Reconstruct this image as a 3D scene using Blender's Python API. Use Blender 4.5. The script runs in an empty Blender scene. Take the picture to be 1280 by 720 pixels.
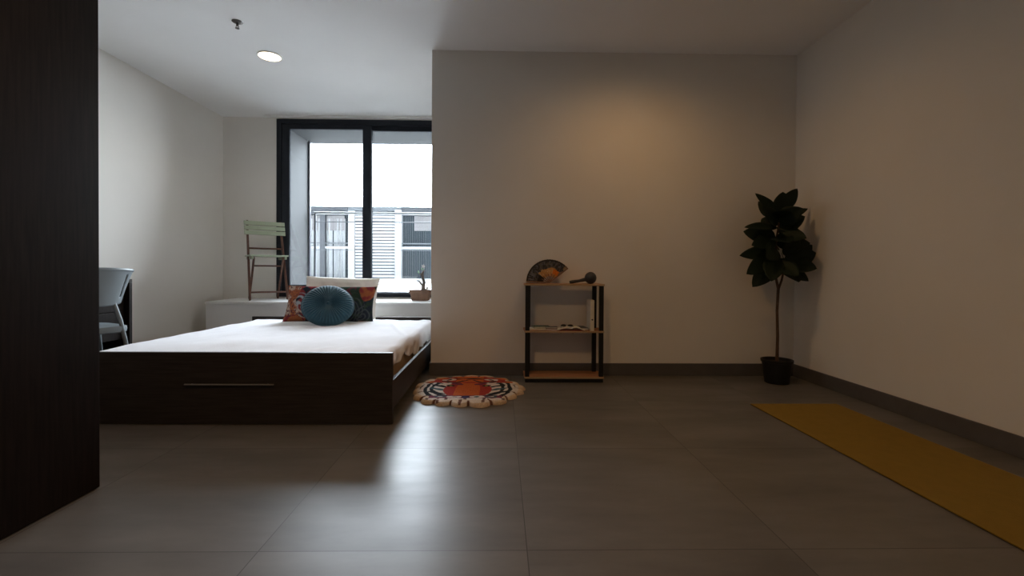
import bpy, bmesh, math, random
from mathutils import Vector, Matrix, Euler, noise

PI = math.pi
SC = bpy.context.scene
COL = SC.collection
random.seed(7)

# ------------------------------------------------------------------ camera
F_PX, YAW, PITCH, ROLL, CXO, CYO, CAM_Z = 580.72, .0181, -.0103, .006, -3.63, -15.76, .84
R0 = Vector((math.cos(YAW), -math.sin(YAW), 0)); F0 = Vector((math.sin(YAW), math.cos(YAW), 0)); U0 = Vector((0, 0, 1))
FW = math.cos(PITCH)*F0 + math.sin(PITCH)*U0
UP = -math.sin(PITCH)*F0 + math.cos(PITCH)*U0
RI = math.cos(ROLL)*R0 + math.sin(ROLL)*UP
UI = math.cos(ROLL)*UP - math.sin(ROLL)*R0
cam = bpy.data.cameras.new('camera')
cam.sensor_fit = 'HORIZONTAL'; cam.sensor_width = 36
cam.lens = F_PX/1280*36
cam.shift_x = -CXO/1280; cam.shift_y = CYO/1280
cam.clip_start = .02; cam.clip_end = 200
co = bpy.data.objects.new('camera', cam); COL.objects.link(co)
M = Matrix((RI, UI, -FW)).transposed().to_4x4(); M.translation = (0, 0, CAM_Z)
co.matrix_world = M
SC.camera = co

# ------------------------------------------------------------------ light
SKY_FRONT, SKY_BACK = 39.0, 1.4   # cloud cover bright towards the hidden sun beyond the facade, dull behind us
EXPO = 0.0
WARM = (1.0, .56, .20)
ROOM_W = 19.5       # warm downlight above the shelf
REAR_FILL = 48       # unseen fill lamp added behind the camera to brighten the shelf wall
ALC_W = 8        # downlight over the bed
w = bpy.data.worlds.new('overcast_sky'); SC.world = w; w.use_nodes = True
nt = w.node_tree; bg = nt.nodes['Background']
bg.inputs[0].default_value = (.84, .90, 1.0, 1)
_tc = nt.nodes.new('ShaderNodeTexCoord'); _sp = nt.nodes.new('ShaderNodeSeparateXYZ'); _mr = nt.nodes.new('ShaderNodeMapRange')
_mr.interpolation_type = 'SMOOTHSTEP'
nt.links.new(_tc.outputs['Generated'], _sp.inputs[0]); nt.links.new(_sp.outputs[1], _mr.inputs['Value'])
_mr.inputs['From Min'].default_value = -.1; _mr.inputs['From Max'].default_value = .55
_mr.inputs['To Min'].default_value = SKY_BACK; _mr.inputs['To Max'].default_value = SKY_FRONT
nt.links.new(_mr.outputs[0], bg.inputs[1])
por = bpy.data.lights.new('window_portal', 'AREA'); por.shape = 'RECTANGLE'; por.size = 1.89; por.size_y = 2.05
por.cycles.is_portal = True
po = bpy.data.objects.new('window_portal', por); COL.objects.link(po)
po.location = (-1.645, 5.515, 1.547); po.rotation_euler = (-PI/2, 0, 0)
vs = SC.view_settings
vs.view_transform = 'Standard'; vs.look = 'None'; vs.exposure = EXPO; vs.gamma = 1; vs.use_curve_mapping = False
cy = SC.cycles
cy.max_bounces = 14; cy.diffuse_bounces = 10; cy.glossy_bounces = 4; cy.transparent_max_bounces = 12
cy.sample_clamp_indirect = 0; cy.caustics_reflective = False; cy.caustics_refractive = False
cy.use_denoising = True

# ------------------------------------------------------------------ materials
MATS = {}
def mat(name, col, rough=.6, var=0., vscale=8., bump=0., bscale=60., spec=.5, metal=0., stretch=(1, 1, 1), sheen=0., trans=0., attr=False, emit=0., coat=0.):
    if name in MATS: return MATS[name]
    m = bpy.data.materials.new(name); m.use_nodes = True
    nt = m.node_tree; b = nt.nodes['Principled BSDF']; L = nt.links
    b.inputs['Base Color'].default_value = (*col, 1); b.inputs['Roughness'].default_value = rough
    b.inputs['Specular IOR Level'].default_value = spec; b.inputs['Metallic'].default_value = metal
    b.inputs['Sheen Weight'].default_value = sheen
    b.inputs['Coat Weight'].default_value = coat
    b.inputs['Transmission Weight'].default_value = trans
    if emit:
        b.inputs['Emission Color'].default_value = (*col, 1); b.inputs['Emission Strength'].default_value = emit
    tc = nt.nodes.new('ShaderNodeTexCoord'); mp = nt.nodes.new('ShaderNodeMapping'); mp.inputs['Scale'].default_value = stretch
    L.new(tc.outputs['Object'], mp.inputs['Vector'])
    base = None
    if attr:
        a = nt.nodes.new('ShaderNodeAttribute'); a.attribute_name = 'Col'; base = a.outputs['Color']
    if var or (not attr):
        n = nt.nodes.new('ShaderNodeTexNoise'); n.inputs['Scale'].default_value = vscale; n.inputs['Detail'].default_value = 5
        L.new(mp.outputs[0], n.inputs['Vector'])
        r = nt.nodes.new('ShaderNodeMapRange'); v = max(var, .03)
        r.inputs['From Min'].default_value = .3; r.inputs['From Max'].default_value = .7
        r.inputs['To Min'].default_value = 1-v; r.inputs['To Max'].default_value = 1+v
        L.new(n.outputs['Fac'], r.inputs['Value'])
        mx = nt.nodes.new('ShaderNodeVectorMath'); mx.operation = 'SCALE'
        if base: L.new(base, mx.inputs[0])
        else: mx.inputs[0].default_value = col
        L.new(r.outputs[0], mx.inputs['Scale']); base = mx.outputs[0]
    if base: L.new(base, b.inputs['Base Color'])
    if bump:
        n2 = nt.nodes.new('ShaderNodeTexNoise'); n2.inputs['Scale'].default_value = bscale; n2.inputs['Detail'].default_value = 4
        L.new(mp.outputs[0], n2.inputs['Vector'])
        bp = nt.nodes.new('ShaderNodeBump'); bp.inputs['Strength'].default_value = bump; bp.inputs['Distance'].default_value = .01
        L.new(n2.outputs['Fac'], bp.inputs['Height']); L.new(bp.outputs[0], b.inputs['Normal'])
    MATS[name] = m
    return m

plaster = mat('off_white_paint', (.765, .73, .68), .75, .02, 1.5, .04, 180, .3)
ceil_m = mat('ceiling_paint', (.86, .845, .83), .8, .015, 1.2, .03, 150, .3)
skirt_m = mat('charcoal_skirting', (.10, .09, .085), .5, .1, 12, .05)
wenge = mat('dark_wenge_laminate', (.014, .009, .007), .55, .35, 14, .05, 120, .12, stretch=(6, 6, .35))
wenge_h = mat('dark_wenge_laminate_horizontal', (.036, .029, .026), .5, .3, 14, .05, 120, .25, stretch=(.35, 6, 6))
edge_m = mat('brown_edge_banding', (.09, .06, .05), .5)
bench_m = mat('white_bench_laminate', (.84, .84, .84), .4, .02, 3)
black_al = mat('black_aluminium', (.026, .029, .036), .8, .1, 10, spec=.1)
black_steel = mat('black_steel', (.010, .010, .010), .5, .1, 10, spec=.3)
steel = mat('brushed_steel', (.45, .45, .45), .35, .05, 30, metal=1.)
brass = mat('weathered_metal', (.12, .11, .10), .4, .1, 20, metal=.8)
sheet_m = mat('white_cotton', (.84, .83, .86), .9, .02, 6, .12, 90, .2, sheen=.1)
pillow_m = mat('cream_pillowcase', (.84, .79, .72), .9, .03, 9, .2, 60, .2)
mattress_m = mat('tan_mattress_ticking', (.56, .40, .25), .85, .06, 14, .2, 120, .2)
teal = mat('teal_velvet', (.018, .070, .105), .75, .15, 14, .2, 90, .2, sheen=.35)
attr_fab = mat('printed_fabric', (1, 1, 1), .9, .12, 60, .2, 200, .15, attr=True)
rug_m = mat('tufted_wool', (1, 1, 1), .97, .18, 120, .6, 260, .1, attr=True)
fan_m = mat('printed_fan_paper', (1, 1, 1), .7, .1, 60, attr=True)
mat_top = mat('ochre_foam', (.24, .15, .022), .85, .05, 20, .25, 260, .2)
mat_dark = mat('dark_foam', (.02, .02, .02), .9)
sage = mat('sage_green_paint', (.37, .42, .30), .55, .06, 12)
redwood = mat('reddish_brown_wood', (.115, .048, .030), .5, .3, 12, .08, 80, .4, stretch=(4, 4, .8))
grey_pl = mat('blue_grey_plastic', (.18, .21, .225), .45, .03, 6)
board_m = mat('warm_brown_shelf_board', (.36, .165, .075), .5, .15, 10, .04, 90, .3, stretch=(.6, 5, 5))
board_e = mat('pale_board_edge', (.42, .30, .18), .6)
leaf_m = mat('dark_green_leaf', (.007, .016, .007), .6, .3, 8, .15, 30, .25)
trunk_m = mat('brown_trunk', (.085, .045, .025), .85, .35, 30, .4, 60)
pot_m = mat('black_plastic_pot', (.008, .008, .008), .5)
soil_m = mat('dark_soil', (.03, .02, .013), .95, .4, 60, .8, 70)
terra = mat('brown_clay', (.20, .115, .075), .75, .2, 18, .2)
bonsai_bark = mat('grey_bark', (.16, .13, .11), .85, .3, 40, .4, 60)
young_leaf = mat('pale_green_leaf', (.25, .42, .20), .55, .15, 20)
petal_m = mat('white_petal', (.85, .80, .78), .7)
paper_m = mat('white_paper', (.70, .66, .58), .7, .04, 20)
red_cov = mat('red_cover', (.32, .035, .025), .5, .1, 20)
dark_cov = mat('charcoal_cover', (.03, .03, .035), .5, .2, 30)
green_cov = mat('dark_green_cover', (.05, .09, .055), .5, .1, 20)
fac_white = mat('pale_facade_render', (.60, .61, .62), .8, .02, 1)
fac_grey = mat('grey_facade_metal', (.085, .09, .10), .6, .05, 3)
fac_slat = mat('pale_blue_grey_slat', (.17, .185, .20), .6, .03, 3)
fac_glass = mat('dark_window_glass', (.022, .032, .040), .3, .1, 2, spec=.2)
curt_m = mat('pale_curtain', (.42, .43, .435), .9, .05, 10)
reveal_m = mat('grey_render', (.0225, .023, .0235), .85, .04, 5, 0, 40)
terr_m = mat('pale_terrace_floor', (.75, .75, .75), .8, .02, 2)
lamp_ring = mat('white_lamp_trim', (.8, .78, .74), .4)
pipe_m = mat('dark_grey_paint', (.06, .06, .075), .6)

def floor_material():
    m = bpy.data.materials.new('grey_floor_tiles'); m.use_nodes = True
    nt = m.node_tree; L = nt.links; b = nt.nodes['Principled BSDF']; N = nt.nodes.new
    tc = N('ShaderNodeTexCoord'); sep = N('ShaderNodeSeparateXYZ'); L.new(tc.outputs['Object'], sep.inputs[0])
    def line(out, off):
        a = N('ShaderNodeMath'); a.operation = 'SUBTRACT'; L.new(out, a.inputs[0]); a.inputs[1].default_value = off
        d = N('ShaderNodeMath'); d.operation = 'DIVIDE'; L.new(a.outputs[0], d.inputs[0]); d.inputs[1].default_value = .8006
        r = N('ShaderNodeMath'); r.operation = 'ROUND'; L.new(d.outputs[0], r.inputs[0])
        s = N('ShaderNodeMath'); s.operation = 'SUBTRACT'; L.new(d.outputs[0], s.inputs[0]); L.new(r.outputs[0], s.inputs[1])
        ab = N('ShaderNodeMath'); ab.operation = 'ABSOLUTE'; L.new(s.outputs[0], ab.inputs[0])
        c = N('ShaderNodeMath'); c.operation = 'LESS_THAN'; L.new(ab.outputs[0], c.inputs[0]); c.inputs[1].default_value = .0019
        f = N('ShaderNodeMath'); f.operation = 'FLOOR'; L.new(d.outputs[0], f.inputs[0])
        return c.outputs[0], f.outputs[0]
    lx, fx = line(sep.outputs[0], .084); ly, fy = line(sep.outputs[1], 1.3859)
    g = N('ShaderNodeMath'); g.operation = 'MAXIMUM'; L.new(lx, g.inputs[0]); L.new(ly, g.inputs[1])
    cell = N('ShaderNodeCombineXYZ'); L.new(fx, cell.inputs[0]); L.new(fy, cell.inputs[1])
    wn = N('ShaderNodeTexWhiteNoise'); L.new(cell.outputs[0], wn.inputs['Vector'])
    mp = N('ShaderNodeMapping'); mp.inputs['Scale'].default_value = (.55, 1.8, 1); L.new(tc.outputs['Object'], mp.inputs[0])
    ad = N('ShaderNodeVectorMath'); ad.operation = 'ADD'; L.new(mp.outputs[0], ad.inputs[0]); L.new(wn.outputs['Color'], ad.inputs[1])
    n = N('ShaderNodeTexNoise'); n.inputs['Scale'].default_value = 2.4; n.inputs['Detail'].default_value = 9; n.inputs['Roughness'].default_value = .62
    L.new(ad.outputs[0], n.inputs['Vector'])
    cr = N('ShaderNodeValToRGB'); cr.color_ramp.elements[0].position = .32; cr.color_ramp.elements[1].position = .68
    cr.color_ramp.elements[0].color = (.105, .098, .092, 1); cr.color_ramp.elements[1].color = (.165, .155, .145, 1)
    L.new(n.outputs['Fac'], cr.inputs[0])
    mx = N('ShaderNodeMix'); mx.data_type = 'RGBA'; L.new(g.outputs[0], mx.inputs['Factor']); L.new(cr.outputs[0], mx.inputs['A'])
    mx.inputs['B'].default_value = (.055, .050, .046, 1); L.new(mx.outputs['Result'], b.inputs['Base Color'])
    rr = N('ShaderNodeMapRange'); L.new(n.outputs['Fac'], rr.inputs[0]); rr.inputs['From Min'].default_value = .3; rr.inputs['From Max'].default_value = .7
    rr.inputs['To Min'].default_value = .42; rr.inputs['To Max'].default_value = .35
    L.new(rr.outputs[0], b.inputs['Roughness'])
    b.inputs['Specular IOR Level'].default_value = .27
    bp = N('ShaderNodeBump'); bp.inputs['Strength'].default_value = .5; bp.inputs['Distance'].default_value = .002
    inv = N('ShaderNodeMath'); inv.operation = 'SUBTRACT'; inv.inputs[0].default_value = 1; L.new(g.outputs[0], inv.inputs[1])
    L.new(inv.outputs[0], bp.inputs['Height']); L.new(bp.outputs[0], b.inputs['Normal'])
    return m
floor_m = floor_material()

def glass_material():
    m = bpy.data.materials.new('clear_window_glass'); m.use_nodes = True
    nt = m.node_tree; L = nt.links; nt.nodes.clear(); N = nt.nodes.new
    o = N('ShaderNodeOutputMaterial'); t = N('ShaderNodeBsdfTransparent'); t.inputs[0].default_value = (.93, .96, .96, 1)
    g = N('ShaderNodeBsdfGlossy'); g.inputs['Roughness'].default_value = .02
    f = N('ShaderNodeFresnel'); f.inputs[0].default_value = 1.45
    mx = N('ShaderNodeMixShader'); L.new(f.outputs[0], mx.inputs[0]); L.new(t.outputs[0], mx.inputs[1]); L.new(g.outputs[0], mx.inputs[2])
    L.new(mx.outputs[0], o.inputs[0])
    return m
glass_m = glass_material()
def lampglow(name, col, s):
    m = bpy.data.materials.new(name); m.use_nodes = True; nt = m.node_tree; nt.nodes.clear()
    o = nt.nodes.new('ShaderNodeOutputMaterial'); e = nt.nodes.new('ShaderNodeEmission')
    e.inputs[0].default_value = (*col, 1); e.inputs[1].default_value = s; nt.links.new(e.outputs[0], o.inputs[0])
    return m
glow_m = lampglow('lamp_glow', (1, .80, .55), 9)

# ------------------------------------------------------------------ mesh helpers
class MB:
    def __init__(s): s.bm = bmesh.new()
    def box(s, a, b, bev=0., rot=None, piv=None, seg=2):
        """axis box from corner a to corner b; optional rotation about piv"""
        a = Vector(a); b = Vector(b); c = (a+b)/2; d = b-a
        t = bmesh.new(); bmesh.ops.create_cube(t, size=1)
        for v in t.verts: v.co = Vector((v.co.x*d.x, v.co.y*d.y, v.co.z*d.z))
        if bev: bmesh.ops.bevel(t, geom=list(t.edges), offset=min(bev, min(abs(d.x), abs(d.y), abs(d.z))*.45), segments=seg, affect='EDGES', profile=.6)
        Mx = Matrix.Translation(c)
        if rot is not None:
            p = Vector(piv) if piv is not None else c
            Mx = Matrix.Translation(p) @ Euler(rot).to_matrix().to_4x4() @ Matrix.Translation(-p) @ Mx
        bmesh.ops.transform(t, matrix=Mx, verts=t.verts)
        s.merge(t); return s
    def merge(s, t):
        me = bpy.data.meshes.new('tmp'); t.to_mesh(me); t.free(); s.bm.from_mesh(me); bpy.data.meshes.remove(me)
    def tube(s, pts, rad, n=10, caps=True, flat=1.):
        pts = [Vector(p) for p in pts]
        rads = rad if isinstance(rad, (list, tuple)) else [rad]*len(pts)
        rings = []; prev = None
        for i, p in enumerate(pts):
            if i == 0: d = pts[1]-p
            elif i == len(pts)-1: d = p-pts[i-1]
            else: d = pts[i+1]-pts[i-1]
            d.normalize()
            if prev is None:
                up = Vector((0, 0, 1)) if abs(d.z) < .9 else Vector((1, 0, 0))
                x = d.cross(up).normalized()
            else:
                x = (prev - d*prev.dot(d)).normalized()
            prev = x; y = d.cross(x)
            rings.append([s.bm.verts.new(p + rads[i]*(math.cos(2*PI*k/n)*x + flat*math.sin(2*PI*k/n)*y)) for k in range(n)])
        for a, b in zip(rings, rings[1:]):
            for k in range(n): s.bm.faces.new((a[k], a[(k+1) % n], b[(k+1) % n], b[k]))
        if caps:
            s.bm.faces.new(list(reversed(rings[0]))); s.bm.faces.new(rings[-1])
        return s
    def bar(s, p, q, w, t, side=(1, 0, 0), bev=.002):
        """rectangular bar from p to q, width w along side, thickness t"""
        p = Vector(p); q = Vector(q); d = (q-p); L = d.length; d.normalize()
        x = Vector(side); x = (x-d*x.dot(d)).normalized(); y = d.cross(x)
        t0 = bmesh.new(); bmesh.ops.create_cube(t0, size=1)
        for v in t0.verts: v.co = Vector((v.co.x*w, v.co.y*t, v.co.z*L))
        if bev: bmesh.ops.bevel(t0, geom=list(t0.edges), offset=bev, segments=2, affect='EDGES')
        Mx = Matrix((x, y, d)).transposed().to_4x4(); Mx.translation = (p+q)/2
        bmesh.ops.transform(t0, matrix=Mx, verts=t0.verts); s.merge(t0); return s
    def lathe(s, prof, c=(0, 0, 0), n=32, axis=None):
        c = Vector(c); rings = []
        for r, z in prof:
            if r < 1e-6: rings.append([s.bm.verts.new(c+Vector((0, 0, z)))])
            else: rings.append([s.bm.verts.new(c+Vector((r*math.cos(2*PI*k/n), r*math.sin(2*PI*k/n), z))) for k in range(n)])
        for a, b in zip(rings, rings[1:]):
            for k in range(n):
                k2 = (k+1) % n
                if len(a) == 1 and len(b) == 1: continue
                if len(a) == 1: s.bm.faces.new((a[0], b[k2], b[k]))
                elif len(b) == 1: s.bm.faces.new((a[k], a[k2], b[0]))
                else: s.bm.faces.new((a[k], a[k2], b[k2], b[k]))
        return s
    def grid(s, nu, nv, fn, keep=None, close_u=False):
        V = [[s.bm.verts.new(fn(i/(nu), j/(nv))) for j in range(nv+1)] for i in range(nu+1 if not close_u else nu)]
        for i in range(nu):
            for j in range(nv):
                if keep and not keep((i+.5)/nu, (j+.5)/nv): continue
                i2 = (i+1) % nu if close_u else i+1
                s.bm.faces.new((V[i][j], V[i2][j], V[i2][j+1], V[i][j+1]))
        return s
    def xf(s, m): bmesh.ops.transform(s.bm, matrix=m, verts=s.bm.verts); return s
    def build(s, name, material, parent=None, smooth=False, colfn=None, solid=0., recalc=True, mods=()):
        bm = s.bm
        for v in [v for v in bm.verts if not v.link_faces]: bm.verts.remove(v)
        if recalc: bmesh.ops.recalc_face_normals(bm, faces=bm.faces)
        me = bpy.data.meshes.new(name); bm.to_mesh(me); bm.free()
        me.materials.append(material)
        if smooth:
            for p in me.polygons: p.use_smooth = True
            me.set_sharp_from_angle(angle=math.radians(40 if smooth is True else smooth))
        if colfn:
            at = me.color_attributes.new('Col', 'FLOAT_COLOR', 'POINT')
            for i, v in enumerate(me.vertices): at.data[i].color = (*colfn(v.co), 1)
        o = bpy.data.objects.new(name, me); COL.objects.link(o)
        if solid:
            md = o.modifiers.new('thickness', 'SOLIDIFY'); md.thickness = solid; md.offset = 0
        if parent is not None: o.parent = parent
        return o
def thing(name, label, cat, loc=(0, 0, 0), rotz=0, group=None):
    o = bpy.data.objects.new(name, None); COL.objects.link(o); o.empty_display_size = .1
    o.location = loc; o.rotation_euler = (0, 0, rotz); o['label'] = label; o['category'] = cat
    if group: o['group'] = group
    return o
def tag(o, label, cat, group=None):
    o['label'] = label; o['category'] = cat
    if group: o['group'] = group
    return o
def struct(o, label=None):
    o['kind'] = 'structure'
    if label: o['label'] = label
    return o
def dup(root, loc, rotz, label, group=None):
    r = root.copy(); COL.objects.link(r); r.location = loc; r.rotation_euler = (0, 0, rotz); r['label'] = label
    if group: r['group'] = group
    for ch in list(root.children):
        c = ch.copy(); COL.objects.link(c); c.parent = r
        for g in ch.children:
            d = g.copy(); COL.objects.link(d); d.parent = c
    return r
def S(x, a, b):
    t = min(1, max(0, (x-a)/(b-a))); return t*t*(3-2*t)
def lerp3(a, b, t): return tuple(a[i]+(b[i]-a[i])*t for i in range(3))

# ------------------------------------------------------------------ room shell
ZC, XL, XR, XC = 2.589, -3.203, 2.378, -.5554
D1, D2 = 3.721, 5.421
YB = -1.5
WX0, WX1, WZ0, WZ1 = -2.59, -.70, .522, 2.572
struct(MB().box((XL-.15, YB-.15, -.12), (XR+.15, D2+.15, 0)).build('floor', floor_m), 'large dull grey floor tiles with thin dark joints')
struct(MB().box((XL-.15, YB-.15, ZC), (XR+.15, D2+.15, ZC+.15)).build('ceiling', ceil_m), 'plain white painted ceiling')
struct(MB().box((XL-.15, YB-.15, 0), (XL, D2+.15, ZC)).build('wall_left', plaster), 'plain off-white wall beside the bed')
struct(MB().box((XR, YB-.15, 0), (XR+.15, D1+.12, ZC)).build('wall_right', plaster), 'plain off-white wall beside the yoga mat')
struct(MB().box((XL, YB-.15, 0), (XR, YB, ZC)).build('wall_rear', plaster), 'plain off-white wall opposite the window')
struct(MB().box((XC, D1, 0), (XR, D1+.12, ZC)).build('wall_centre', plaster), 'off-white wall behind the small shelf, warmly lit')
struct(MB().box((XC, D1+.12, 0), (XC+.12, D2, ZC)).build('wall_alcove', plaster), 'side wall of the sleeping alcove')
ww = MB()
ww.box((XL, D2, 0), (WX0, D2+.10, ZC)); ww.box((WX1, D2, 0), (XC+.12, D2+.10, ZC))
ww.box((WX0, D2, 0), (WX1, D2+.10, WZ0)); ww.box((WX0, D2, WZ1), (WX1, D2+.10, ZC))
struct(ww.build('wall_window', plaster), 'off-white wall around the window')
def skirting(name, a, b, lab): struct(MB().box(a, b, .003).build(name, skirt_m), lab)
skirting('baseboard_centre', (XC, D1-.012, 0), (XR-.012, D1, .10), 'charcoal baseboard behind the shelf')
skirting('baseboard_right', (XR-.012, YB+.012, 0), (XR, D1, .10), 'charcoal baseboard beside the yoga mat')
skirting('baseboard_left', (XL, YB+.012, 0), (XL+.012, D2, .10), 'charcoal baseboard on the left wall')
skirting('baseboard_rear', (XL, YB, 0), (XR, YB+.012, .10), 'charcoal baseboard opposite the window')
skirting('baseboard_alcove', (XC-.012, D1, 0), (XC, D2, .10), 'charcoal baseboard on the alcove side wall')

# ------------------------------------------------------------------ window
win = bpy.data.objects.new('window_1', None); COL.objects.link(win); struct(win, 'black framed sliding window with two tall panes')
win.location = (WX0, D2, WZ0)
def W(x, y, z): return (x-WX0, y-D2, z-WZ0)
fr = MB()
Y0, Y1 = D2-.012, D2+.10
fr.box(W(WX0, Y0, WZ0), W(WX0+.055, Y1, WZ1), .003); fr.box(W(WX1-.055, Y0, WZ0), W(WX1, Y1, WZ1), .003)
fr.box(W(WX0+.055, Y0, WZ1-.055), W(WX1-.055, Y1, WZ1), .003); fr.box(W(WX0+.055, Y0, WZ0), W(WX1-.055, Y1, WZ0+.045), .003)
fr.build('window_frame', black_al, win)
sx0, sx1 = WX0+.056, -1.507
sa = MB(); ya, yb = D2+.004, D2+.045
sa.box(W(sx0, ya, WZ0+.047), W(sx0+.086, yb, WZ1-.057), .003); sa.box(W(sx1-.10, ya, WZ0+.047), W(sx1, yb, WZ1-.057), .003)
sa.box(W(sx0+.086, ya, WZ0+.047), W(sx1-.10, yb, WZ0+.138), .003); sa.box(W(sx0+.086, ya, WZ1-.108), W(sx1-.10, yb, WZ1-.057), .003)
sash = sa.build('sliding_sash', black_al, win)
MB().box(W(sx0+.07, ya+.015, WZ0+.12), W(sx1-.09, ya+.021, WZ1-.10)).build('glass_pane', glass_m, sash)
MB().box(W(sx1-.03, D2-.006, 1.55), W(sx1-.012, ya, 1.70), .003).build('latch', black_al, sash)
sb = MB(); ya2, yb2 = D2+.055, D2+.09
sb.box(W(sx1-.06, ya2, WZ0+.046), W(sx1-.005, yb2, WZ1-.056), .003); sb.box(W(WX1-.09, ya2, WZ0+.046), W(WX1-.056, yb2, WZ1-.056), .003)
sb.box(W(sx1-.005, ya2, WZ0+.046), W(WX1-.09, yb2, WZ0+.058), .002); sb.box(W(sx1-.005, ya2, WZ1-.108), W(WX1-.09, yb2, WZ1-.056), .002)
sh2 = sb.build('fixed_sash', black_al, win)
MB().box(W(sx1-.01, ya2+.014, WZ0+.05), W(WX1-.08, ya2+.02, WZ1-.10)).build('glass_pane', glass_m, sh2)

# balcony recess outside the glass
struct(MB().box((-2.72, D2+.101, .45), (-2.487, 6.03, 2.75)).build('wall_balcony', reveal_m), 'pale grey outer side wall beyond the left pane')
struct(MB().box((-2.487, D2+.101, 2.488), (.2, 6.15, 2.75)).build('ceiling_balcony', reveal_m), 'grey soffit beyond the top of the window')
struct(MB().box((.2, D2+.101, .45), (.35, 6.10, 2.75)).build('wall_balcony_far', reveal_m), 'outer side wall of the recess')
struct(MB().box((-12, D2+.101, .30), (8, 9.45, .556)).build('floor_terrace', terr_m), 'bright white terrace floor outside the window')
struct(MB().box((-2.50, 6.034, .556), (-2.462, 6.075, 2.488), .004).build('trim_1', pipe_m), 'dark vertical trim on the outer edge of the recess')

rl = thing('balcony_railing', 'slim metal balcony railing with wires outside the window', 'railing', (-2.43, 6.1, .556))
MB().box((0, -.02, 1.005), (2.6, .02, 1.035), .006).build('top_rail', steel, rl)
MB().tube([(0, 0, .905), (2.6, 0, .905)], .006, 8).build('wire', fac_grey, rl)
MB().tube([(0, 0, .12), (2.6, 0, .12)], .005, 8).build('wire', fac_slat, rl)
MB().tube([(0, 0, .54), (2.6, 0, .54)], .003, 8).build('wire', fac_slat, rl)
for x in (.012, 2.58): MB().box((x-.012, -.012, 0), (x+.012, .012, 1.005), .002).build('post', fac_grey, rl)
mm = MB()
for k in range(1, 108):
    x = .012+k*.0238
    mm.tube([(x, 0, .12), (x, 0, 1.005)], .0012, 4, caps=False)
mm.build('wire_mesh', fac_slat, rl)

# facade across the court
bd = thing('apartment_building', 'white building across the court with louvres, blinds and curtained windows', 'building', (-2.5, 9.5, .556))
def B(x, y, z): return (x+2.5, y-9.5, z-.556)
fw = MB()
fw.box(B(-12, 9.62, .556), B(8, 9.9, 2.14)); fw.box(B(-12, 9.5, .556), B(8, 9.62, .665))
fw.box(B(-3.104, 9.5, .665), B(-2.975, 9.62, 2.036)); fw.box(B(-2.15, 9.46, .665), B(-2.02, 9.62, 2.06), .005)
fw.box(B(-6.0, 9.5, .665), B(-4.7, 9.62, 2.036)); fw.box(B(-.9, 9.5, .665), B(8, 9.62, 2.036)); fw.box(B(-12, 9.5, .665), B(-7.2, 9.62, 2.036))
fw.build('wall', fac_white, bd)
MB().box(B(-3.104, 9.47, 2.036), B(-2.02, 9.62, 2.117), .004).build('fascia', fac_slat, bd)
MB().box(B(-6.5, 9.44, 2.036), B(-3.104, 9.62, 2.117), .004).build('cornice', fac_grey, bd)
MB().box(B(-2.02, 9.44, 2.036), B(1.0, 9.62, 2.117), .004).build('cornice', fac_grey, bd)
def fac_window(x0, x1, post, blind, curtain):
    f = MB().box(B(x0, 9.60, .665), B(x1, 9.615, 2.036)).build('window', fac_glass, bd)
    MB().box(B(x0, 9.50, 1.955), B(x1, 9.60, 2.036)).build('blind_box', fac_grey, f)
    if post: MB().box(B(post[0], 9.5, .665), B(post[1], 9.55, 1.955), .003).build('mullion', fac_grey, f)
    for z, h, m in ((1.368, .022, fac_slat), (1.265, .05, fac_white)):
        MB().box(B(x0, 9.52, z), B(x1, 9.545, z+h), .002).build('guard_bar', m, f)
    for a, b, z in blind:
        bl = MB(); n = 14
        for k in range(n):
            zz = z+(1.945-z)*k/n
            bl.box(B(a, 9.565, zz), B(b, 9.575, zz+(1.945-z)/n*.86), .001)
        bl.build('roller_blind', mats_white_blind, f)
    for a, b in curtain:
        MB().grid(int((b-a)*160), 8, lambda u, v, a=a, b=b: Vector(B(a+(b-a)*u, 9.572+.020*math.sin(u*(b-a)*56+2*math.sin(u*9))*(1-.2*v), .68+1.2*v)),
                  keep=lambda u, v, a=a, b=b: not (.30 < u < .36)).build('curtain', curt_m, f, smooth=True)
mats_white_blind = mat('white_blind', (.27, .255, .255), .7, .03, 5)
fac_window(-4.7, -3.104, (-3.675, -3.575), ((-4.1, -3.69, 1.64), (-3.56, -3.2, 1.64)), ((-4.1, -3.69), (-3.56, -3.18)))
fac_window(-2.02, -.9, None, ((-1.775, -1.0, 1.645),), ())
sh = MB()
for k in range(21):
    z = .69+k*.0635
    sh.box(B(-2.96, 9.50, z), B(-2.165, 9.512, z+.046), .001, rot=(math.radians(30), 0, 0))
shut = sh.build('louvre_shutter', fac_white, bd)
MB().box(B(-2.975, 9.55, .665), B(-2.15, 9.60, 2.036)).build('shutter_back', fac_grey, bd)

# curtain track at the ceiling
ct = thing('curtain_track', 'slim white curtain track on the ceiling in front of the window', 'curtain track', (-2.68, 5.33, ZC))
MB().box((0, -.012, -.02), (2.1, .012, 0), .002).build('rail', lamp_ring, ct)
for k in range(8): MB().box((1.2+k*.09, -.004, -.032), (1.208+k*.09, .004, -.02), .001).build('glider', lamp_ring, ct)

# ------------------------------------------------------------------ white bench under the window
bn = thing('window_bench', 'low white built-in bench under the window, carrying chair and plant', 'bench', (-3.03, 4.81, 0))
MB().box((0, .02, 0), (2.46, .605, .48), .002).build('bench_body', bench_m, bn)
MB().box((0, 0, .48), (2.46, .609, .505), .003).build('bench_top', bench_m, bn)

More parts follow.
